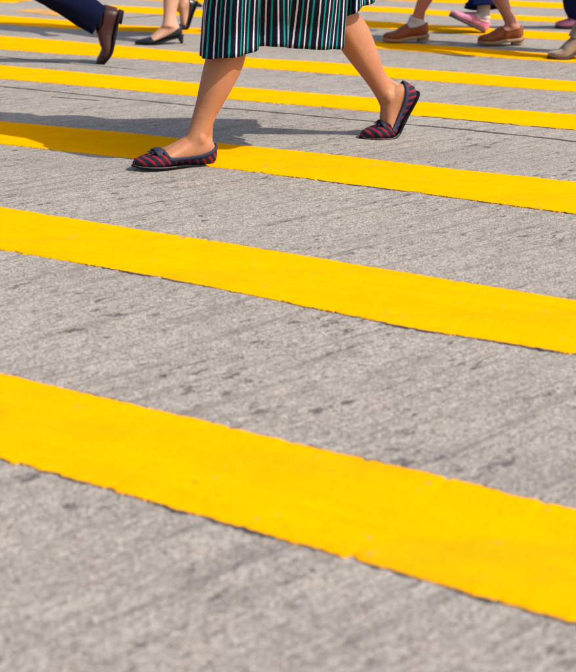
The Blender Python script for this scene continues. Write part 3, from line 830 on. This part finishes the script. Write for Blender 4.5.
def skirt():
    hem = [(206,57,3.55),(213,58.5,3.51),(224,58,3.49),(242,57,3.50),(251,52,3.54),(258,46.5,3.58),(272,47,3.58),(286,48,3.62),(300,49,3.61),(316,49,3.64),(338,50,3.68),
           (342,44,3.74),(343,30,3.80),(345,18,3.83),(354,13,3.82),(365,7,3.84),(377,-1,3.92),(381,-6,4.02),(370,-8,4.12),(348,4,4.13),(320,25,4.06),(290,40,3.98),(252,46,3.88),(222,51,3.76),(207,55,3.65)]
    H = np.array([at(x, y, Y) for x, y, Y in hem]); H = np.vstack([H, H[:1]])
    d = np.r_[0, np.cumsum(np.linalg.norm(np.diff(H, axis=0), axis=1))]
    n = 260; t = np.linspace(0, d[-1], n, endpoint=False)
    Hs = spline(d, H, t)
    tang = np.roll(Hs, -1, 0) - np.roll(Hs, 1, 0); nor = np.stack([tang[:, 1], -tang[:, 0]], -1); nor /= np.linalg.norm(nor, axis=1)[:, None] + 1e-9
    c = pelv[:2]
    # hip ring: angle of each hem point about the pelvis, made even by smoothing
    ang = np.unwrap(np.arctan2(Hs[:, 1] - c[1], Hs[:, 0] - c[0]))
    lin = np.linspace(ang[0], ang[0] + np.sign(ang[-1] - ang[0]) * 2 * np.pi, n, endpoint=False)
    ang = .45 * ang + .55 * lin
    f, l = W.fw[:2], W.lf[:2]
    def ring(a, rf, rl, z): 
        e = np.stack([np.cos(a), np.sin(a)], -1); ef, el = e @ f, e @ l
        r = 1 / np.sqrt((ef / rf) ** 2 + (el / rl) ** 2)
        return np.column_stack([c + e * r[:, None], np.full(len(a), z)])
    hip = ring(ang, .155, .225, pelv[2] + .0); waist = ring(ang, .102, .140, pelv[2] + .19)
    rows, UV = [], []
    L = d[-1]; per = .0345; nper = round(L / per); u = t / L * nper * per
    for i, s in enumerate(np.linspace(0, 1, 46)):
        # s: 0 waist .. 1 hem
        if s < .25: q = s / .25; q = q * q * (3 - 2 * q); P = waist + (hip - waist) * q; w = 0
        else:
            w = (s - .25) / .75
            P = hip + (Hs - hip) * w
            P[:, :2] += (np.sin(w * math.pi) * .11) * (Hs[:, :2] - c); P[:, 1] -= .075 * np.sin(min(w * 1.15, 1) * math.pi) * np.clip((c[1] - Hs[:, 1]) / .2, 0, 1)
        pl = .011 * w * np.sin(t * 2 * np.pi / (L / 19) + 1.2 * np.sin(t * 9) + .5 * s) + .034 * w * vnoise(t * 8, t * 0 + s * 1.8, 7) + .010 * w * vnoise(t * 27, t * 0 + s * 3, 17)
        P = P.copy(); P[:, :2] += nor * pl[:, None]
        P[:, 2] += w * .006 * vnoise(t * 26, t * 0, 8)
        rows.append(P); UV.append(np.column_stack([u, np.full(n, s)]))
    rows = np.array(rows); UV = np.array(UV)
    # repeat the first column so that the pattern closes
    rows = np.concatenate([rows, rows[:, :1]], 1); UV = np.concatenate([UV, np.column_stack([np.full(46, nper * per), np.linspace(0, 1, 46)])[:, None]], 1)
    b = MB(); b.grid(rows, UV=UV)
    o = b.build('skirt', M['skirt'], W.root)
    bake(o, [('SOLIDIFY', dict(thickness=.0016, offset=-1))])
skirt()

# --- the woman in black pumps
h2 = math.atan2(-.30, -.95)
f2a = Foot(at(152, 44.5), h2, R(2), R(13), 1, 1.02); f2a.ball[2] = .006
f2b = Foot(at(185, 29.5), h2, R(6), R(66), -1, 1.02); f2b.ball[2] = .006
p2 = (f2a.ball + f2b.ball) / 2
W2 = Person('person', 'woman in black pointed pumps with low heels and bare legs', (p2[0] + .10, p2[1] + .04, .86), h2, [f2a, f2b], 1.64, 'skin_pale', .006, None, .385, .40, 1.08)
PUMP = [(-.01, .054), (0, .054), (.02, .046), (.05, .034), (.09, .023), (.13, .020), (.165, .021), (.178, .026), (.19, .06), (.30, .06)]
for ft in (f2a, f2b):
    shoe(W2, ft, 'black_leather', 'pump', PUMP, .188, .0035, 'rubber', heel=.012, heel_len=.034, heel_h=.036, pointed=.022, sole_t=.003)
W2.top('grey_top', 'blouse', .5)
def plain_skirt(p, mat, zhem, flare=.20):
    b = MB(); n = 90; a = np.linspace(0, 2 * np.pi, n, endpoint=False); rows = []
    for s in np.linspace(0, 1, 24):
        z = p.pel[2] + .19 + (zhem - p.pel[2] - .19) * s
        rf = np.interp(s, [0, .3, 1], [.102, .150, flare + .06]); rl = np.interp(s, [0, .3, 1], [.140, .195, flare])
        w = 1 + .05 * s * np.sin(a * 11 + np.sin(a * 3))
        rows.append(p.pel * [1, 1, 0] + np.array([0, 0, z]) + np.outer(np.cos(a) * rf * w, p.fw) + np.outer(np.sin(a) * rl * w, p.lf))
    b.grid(rows, close_v=True); bake(b.build('skirt', M[mat], p.root), [('SOLIDIFY', dict(thickness=.002, offset=-1))])
plain_skirt(W2, 'black_cloth', .40)

# --- the man in navy trousers, his rear foot just leaving the ground
h3 = math.atan2(-.16, -.98)
f3b = Foot(at(110.5, 52, 5.80), h3, R(-48), R(76), -1, 1.17)
f3a = Foot((f3b.ball[0] - 1.15, f3b.ball[1] - .28), h3, R(0), R(0), 1, 1.17); f3a.ball[2] = .012
P3 = Person('person', 'man striding out of view in navy trousers and burgundy shoes', (f3b.ball[0] - .50, f3b.ball[1] - .08, .86), h3, [f3b, f3a], 1.76, 'skin', .007, None, .40, .42, 1.0, (.4, -.4), False)
OXF = [(-.01, .064), (0, .064), (.03, .060), (.07, .058), (.095, .066), (.105, .10), (.30, .10)]
for ft in (f3b, f3a):
    shoe(P3, ft, 'burgundy_leather', 'shoe', OXF, .104, .0085, 'rubber', heel_len=.055, heel_h=.014, pointed=.014, sole_t=.006, sole_grow=.005)
for i in (0, 1): P3.sock(i, 'black_sock', .12)
P3.trousers('navy', (1.03, 1.0), cuff_r=.074, loose=1.12); P3.top('grey_top', 'shirt', .9)

# --- the walker in brown loafers and short socks
h4 = math.atan2(-.06, -1)
f4a = Foot(at(396, 43), h4, R(2), R(8), 1, 1.0); f4a.ball[2] = .024
f4b = Foot(at(490, 45.5), h4, R(2), R(6), -1, 1.0); f4b.ball[2] = .024
p4 = (f4a.ball + f4b.ball) / 2
P4 = Person('person', 'walker with bare calves in chunky brown leather loafers', (p4[0] + .13, p4[1], .83), h4, [f4a, f4b], 1.63, 'skin_rose', .006, None, .385, .40, .93)
LOAF = [(-.01, .062), (0, .062), (.02, .058), (.05, .052), (.09, .050), (.105, .058), (.118, .10), (.30, .10)]
for ft in (f4a, f4b):
    shoe(P4, ft, 'brown_leather', 'loafer', LOAF, .116, .0090, 'tan_sole', rim='brown_leather', rim_w=.006, heel_len=.062, heel_h=.020, sole_t=.012, sole_grow=.007, sole_back=-.008)
P4.sock(0, 'sock', .018)
plain_skirt(P4, 'black_cloth', .52, .2); P4.top('white_top', 'blouse', .5)

# --- the walker in pink shoes and navy trousers
h5 = math.atan2(-.10, -1)
f5a = Foot(at(459, 33.5), h5, R(25), R(-25), -1, 1.0); f5a.ball[2] = .085
f5b = Foot(at(567, 28.5), h5, R(0), R(0), 1, 1.0); f5b.ball[2] = .014
p5 = (f5a.ball + f5b.ball) / 2
P5 = Person('person', 'walker in pink shoes, white socks and cropped navy trousers', (p5[0] - .06, p5[1], .82), h5, [f5a, f5b], 1.62, 'skin_pale', .006)
SNEAK = [(-.01, .060), (0, .060), (.02, .054), (.05, .047), (.09, .046), (.105, .054), (.118, .10), (.30, .10)]
for ft in (f5a, f5b):
    shoe(P5, ft, 'pink', 'shoe', SNEAK, .118, .0085, 'brown_sole', rim='pink', rim_w=.006, sole_t=.010, sole_grow=.004)
for i in (0, 1): P5.sock(i, 'sock', .10)
P5.trousers('blue', (.90, .93), cuff_r=.100, loose=1.3); P5.top('white_top', 'shirt', .5)

# --- the walker in beige suede boots, mostly out of the picture
h6 = math.atan2(-.12, -1)
f6a = Foot(at(562, 59.5), h6, R(2), R(22), 1, 1.04); f6a.ball[2] = .011
f6b = Foot((f6a.ball[0] + .62, f6a.ball[1] + .16), h6, R(2), R(50), -1, 1.04); f6b.ball[2] = .011
P6 = Person('person', 'walker whose beige suede boot enters at the right edge', (f6a.ball[0] + .40, f6a.ball[1] + .08, .88), h6, [f6a, f6b], 1.68, 'skin_pale', .007)
BOOT = [(-.01, .088), (0, .088), (.02, .089), (.04, .0895), (.06, .12), (.30, .12)]
for i, ft in enumerate((f6a, f6b)):
    so_ = shoe(P6, ft, 'suede', 'boot', BOOT, .062, .006, 'brown_sole', heel_len=.055, heel_h=.012, sole_t=.006, sole_grow=.003)
    hip, knee, ank = P6.legs[i]; ax = unit(knee - ank); b = MB()
    P = limb(MB(), [ank - ax * .035, ank, ank + ax * .06, ank + ax * .12], unit(ft.f), [.050, .045, .044, .047], [.046, .046, .048, .051], [.040, .040, .042, .046], None, 16, 26, caps=False)
    b.grid(np.concatenate([P, (P[-1].mean(0) + (P[-1] - P[-1].mean(0)) * .9)[None]]), close_v=True); b.build('shaft', M['suede'], so_)
P6.trousers('black_cloth', (.80, .80), cuff_r=.062); P6.top('grey_top', 'coat', .9)
